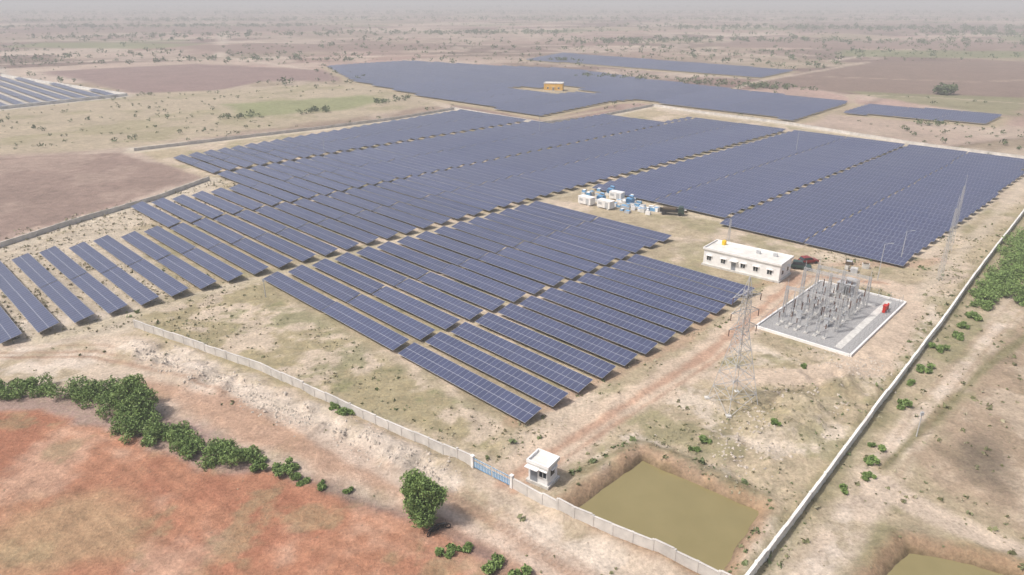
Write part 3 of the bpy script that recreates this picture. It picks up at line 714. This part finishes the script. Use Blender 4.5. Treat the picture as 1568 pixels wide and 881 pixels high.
b.box((22.5,-14.9,.95),(1.1,.5,1.3),0);b.box((22.5,-14.9,1.64),(1.3,.7,.08),0)
for i in range(3):b.cyl((23.6+i*.45,-14.9,.25),.16,1.1,0,10);b.cyl((23.6+i*.45,-14.9,1.35),.16,.13,0,10,.05)
b.obj('fire_fighting_cabinet',[M_red],E)
b=MB()
for c0 in CS:
    for a0,a1,z0,z1 in((7.5,15,6.0,7.5),(15,22.5,7.5,6.0)):
        pv=None
        for i in range(7):
            f=i/6;p_=(a0+(a1-a0)*f,-c0,z0+(z1-z0)*f-.8*math.sin(math.pi*f))
            if pv:b.beam(pv,p_,.035)
            pv=p_
    for a0 in(9.3,13,17,20.8):b.beam((a0,-c0,3.0),(a0+.3,-c0,5.9),.03)
b.obj('busbar_wires',[M_wire],E)
b=MB()
for i,tip in enumerate(arms):
    p0=Vector((PYX,PYY,pz))+tip-Vector((0,0,1.0));p1=yo+ya*7.5+yb*CS[i]+Vector((0,0,6.1));pv=None
    for j in range(13):
        f=j/12;q=p0.lerp(p1,f)-Vector((0,0,1.4*math.sin(math.pi*f)))
        if pv is not None:b.beam(pv,q,.025)
        pv=q
b.obj('power_lines',[M_wire])
# ------------------------------------------------------------ vehicles and equipment
def car(name,x,y,rz,mat,L=4.3,H=1.6):
    e=empty(name,(x,y,float(zt(x,y))+.02),rz);b=MB();h=L/2
    b.prism([(-h,.35),(-h,.85),(-h+.15,.95),(h*.35,1.0),(h-.15,.85),(h,.6),(h,.35)],1.72,0);b.obj('body',[mat],e,bevel=.06)
    b=MB();b.prism([(-h+.12,.96),(-h+.5,H-.06),(h*.05,H-.06),(h*.42,.99)],1.5,0);b.obj('windows',[M_glass],e,bevel=.04)
    b=MB();b.prism([(-h+.45,H-.08),(-h+.55,H),(0,H),(h*.08,H-.08)],1.46,0);b.obj('roof',[mat],e)
    b=MB()
    for wx_ in(-h*.62,h*.62):
        for wy_ in(-.82,.82):b.beam((wx_,wy_-.11,.33),(wx_,wy_+.11,.33),.46,0,None,14)
    b.obj('wheels',[M_dark],e)
car('parked_car',66.5,148.5,math.radians(15),M_cred);car('parked_car',63.5,145,math.radians(-20),M_cgrn,4.4,1.75)
def truck(x,y,rz):
    e=empty('flatbed_truck',(x,y,float(zt(x,y))),rz)
    b=MB();b.prism([(1.6,.6),(1.6,2.3),(1.9,2.5),(2.9,2.4),(3.2,1.5),(3.25,.6)],2.1,0);b.obj('cab',[M_cgrn],e,bevel=.05)
    b=MB();b.box((-.9,0,.95),(4.9,2.2,.15),0)
    for s in(-1,1):b.box((-.9,s*1.06,1.3),(4.9,.06,.55),0)
    b.box((-3.32,0,1.3),(.06,2.05,.55),0);b.box((-.8,0,1.5),(3.6,1.7,.8),1);b.obj('load_bed',[M_dark,M_bark],e)
    b=MB()
    for a in(-2.3,2.2):
        for s in(-.95,.95):b.beam((a,s-.15,.48),(a,s+.15,.48),.66,0,None,14)
    b.obj('wheels',[M_dark],e)
truck(44,187,math.radians(-15));
def container(x,y,rz,L=6):
    e=empty('inverter_container',(x,y,0),rz);b=MB();b.box((0,0,1.3),(L,2.2,2.0),0)
    for i in range(int(L*2.5)):
        for s in(-1,1):b.box((-L/2+.3+i*.4,s*1.12,1.3),(.16,.05,1.8),0)
    b.box((0,0,2.33),(L+.1,2.3,.06),0);b.obj('shell',[M_white],e)
    b=MB();b.box((L/4,-1.17,1.2),(1.0,.05,1.6),0);b.box((-L/4,-1.17,1.5),(1.2,.05,.7),0);b.obj('doors',[M_greyp],e)
    b=MB()
    for s in(-1,1):b.box((s*L*.35,0,.12),(.6,2.3,.5),0)
    b.obj('plinth',[M_conc],e)
container(21.5,197.5,math.radians(-45),4.5);container(26.5,193.5,math.radians(-45),4.5);container(31,203,math.radians(-40),4)
def ptx(x,y,rz):
    b=MB();b.box((0,0,.3),(3,3,.6),1);b.box((0,0,1.4),(1.2,1.8,1.4),0)
    for s in(-1,1):
        for i in range(6):b.box((s*.95,-.7+i*.28,1.3),(.6,.06,1.1),0)
    for d in(-.5,0,.5):b.cyl((0,d,2.1),.1,.5,2,8,.05)
    b.beam((.4,-.8,2.5),(.4,.5,2.5),.4,0,None,10);o=b.obj('step_up_transformer',[M_blue,M_conc,M_porc]);o.location=(x,y,0);o.rotation_euler=(0,0,rz)
ptx(26,200,.8);ptx(34,197,.8);ptx(30,208,.8)
def crates(name,x,y,n,mats,seed):
    rs=np.random.RandomState(seed);b=MB()
    for i in range(n):
        a,c=rs.normal(size=2)*2.0;h=rs.uniform(.3,1.1)+i*.003;w,d=rs.uniform(.7,1.6,2);m=rs.randint(0,len(mats));rz_=rs.rand()*.5-.8
        b.box((a,c,h/2+.1),(w,d,h),m,rz_);b.box((a,c,.06),(w+.1,d+.1,.08+i*.002),len(mats)-1,rz_);b.box((a,c,h+.13),(w*.8,d*.8,.06),(m+1)%len(mats),rz_)
    o=b.obj(name,mats);o.location=(x,y,0)
crates('material_pallets',37,192,12,[M_white,M_blue,M_conc],1);crates('material_pallets',33,193,10,[M_blue,M_white,M_greyp],2)
crates('material_pallets',41,190,10,[M_greyp,M_white,M_conc],3);crates('material_pallets',24,207,8,[M_blue,M_white,M_conc],4);crates('material_pallets',47,190,7,[M_conc,M_greyp,M_bark],5)
crates('material_pallets',74,143,5,[M_greyp,M_conc,M_bark],6);crates('material_pallets',29,198,10,[M_white,M_blue,M_conc],7);crates('material_pallets',36,200,8,[M_white,M_blue,M_conc],8)
def motorcycle(x,y,rz):
    b=MB()
    for a in(-.65,.65):
        for i in range(12):
            p0=2*math.pi*i/12;p1=2*math.pi*(i+1)/12;b.beam((a+.3*math.cos(p0),0,.3+.3*math.sin(p0)),(a+.3*math.cos(p1),0,.3+.3*math.sin(p1)),.09,0)
    b.box((0,0,.42),(.45,.25,.35),0);b.box((.12,0,.78),(.5,.24,.2),1);b.box((-.42,0,.8),(.6,.24,.1),0)
    b.beam((.65,0,.3),(.42,0,1.0),.05);b.beam((.4,-.35,1.02),(.4,.35,1.02),.04);b.beam((-.65,0,.3),(.1,0,.4),.06)
    o=b.obj('motorcycle',[M_dark,M_dark]);o.location=(x,y,float(zt(x,y)));o.rotation_euler=(.12,0,rz)
motorcycle(-7.8,62.8,.3);motorcycle(-8.8,62.2,.9)
# ------------------------------------------------------------ pond water
def watermat():
    m,nt,b=newmat('muddy_water');tc=N(nt,'ShaderNodeTexCoord');no=N(nt,'ShaderNodeTexNoise',Scale=.25,Detail=4.0);nt.links.new(tc.outputs['Object'],no.inputs['Vector'])
    nt.links.new(mixc(nt,no.outputs[0],lin(136,125,84,.82),lin(154,142,100,.82)),b.inputs['Base Color']);b.inputs['Roughness'].default_value=.1
    n2=N(nt,'ShaderNodeTexNoise',Scale=3.0,Detail=3.0);nt.links.new(tc.outputs['Object'],n2.inputs['Vector'])
    bp=N(nt,'ShaderNodeBump',Strength=.15,Distance=.04);nt.links.new(n2.outputs[0],bp.inputs['Height']);nt.links.new(bp.outputs[0],b.inputs['Normal']);return m
M_wat=watermat()
for P,z in((POND,-.6),(POND2,-.6)):
    c=np.mean(P,axis=0);b=MB();b.V=[(c[0]+(x-c[0])*1.25,c[1]+(y-c[1])*1.25,z)for x,y in P];b.F=[tuple(range(len(P)))];b.M=[0];b.obj('pond_water',[M_wat])
# ------------------------------------------------------------ haze, light, camera
HAZE=0.00060
b=MB();b.box((0,6000,90),(22000,15000,260),0);hz=b.obj('atmosphere_haze',[])
m=bpy.data.materials.new('haze_air');m.use_nodes=True;nt=m.node_tree;nt.nodes.clear();o_=nt.nodes.new('ShaderNodeOutputMaterial');v=nt.nodes.new('ShaderNodeVolumeScatter')
v.inputs['Color'].default_value=(.95,.95,.96,1);v.inputs['Density'].default_value=HAZE;v.inputs['Anisotropy'].default_value=.0;nt.links.new(v.outputs[0],o_.inputs['Volume']);hz.data.materials.append(m)
sunv=Vector((-.95,-.31,0)).normalized();el=math.radians(56);d=Vector((sunv.x*math.cos(el),sunv.y*math.cos(el),math.sin(el)))
l=bpy.data.lights.new('sun','SUN');l.energy=3.75;l.angle=math.radians(4);l.color=(1,.965,.93);lo=bpy.data.objects.new('sun',l);C.objects.link(lo);lo.rotation_euler=(-d).to_track_quat('-Z','Y').to_euler()
w=bpy.data.worlds.new('World');bpy.context.scene.world=w;w.use_nodes=True;nt=w.node_tree;bg=nt.nodes['Background'];sk=nt.nodes.new('ShaderNodeTexSky');sk.sky_type='NISHITA';sk.sun_disc=False
sk.sun_elevation=el;sk.sun_rotation=math.atan2(sunv.x,sunv.y);sk.dust_density=6;sk.air_density=1.0;nt.links.new(sk.outputs[0],bg.inputs[0]);bg.inputs[1].default_value=.145
cam=bpy.data.cameras.new('camera');co=bpy.data.objects.new('camera',cam);C.objects.link(co);co.location=(0,0,55);co.rotation_euler=(math.radians(90-22.3),0,0)
cam.sensor_width=36;cam.lens=36*1079/1568;cam.clip_start=1;cam.clip_end=40000
sc=bpy.context.scene;sc.camera=co;sc.view_settings.view_transform='Standard';sc.view_settings.look='None';sc.view_settings.exposure=0
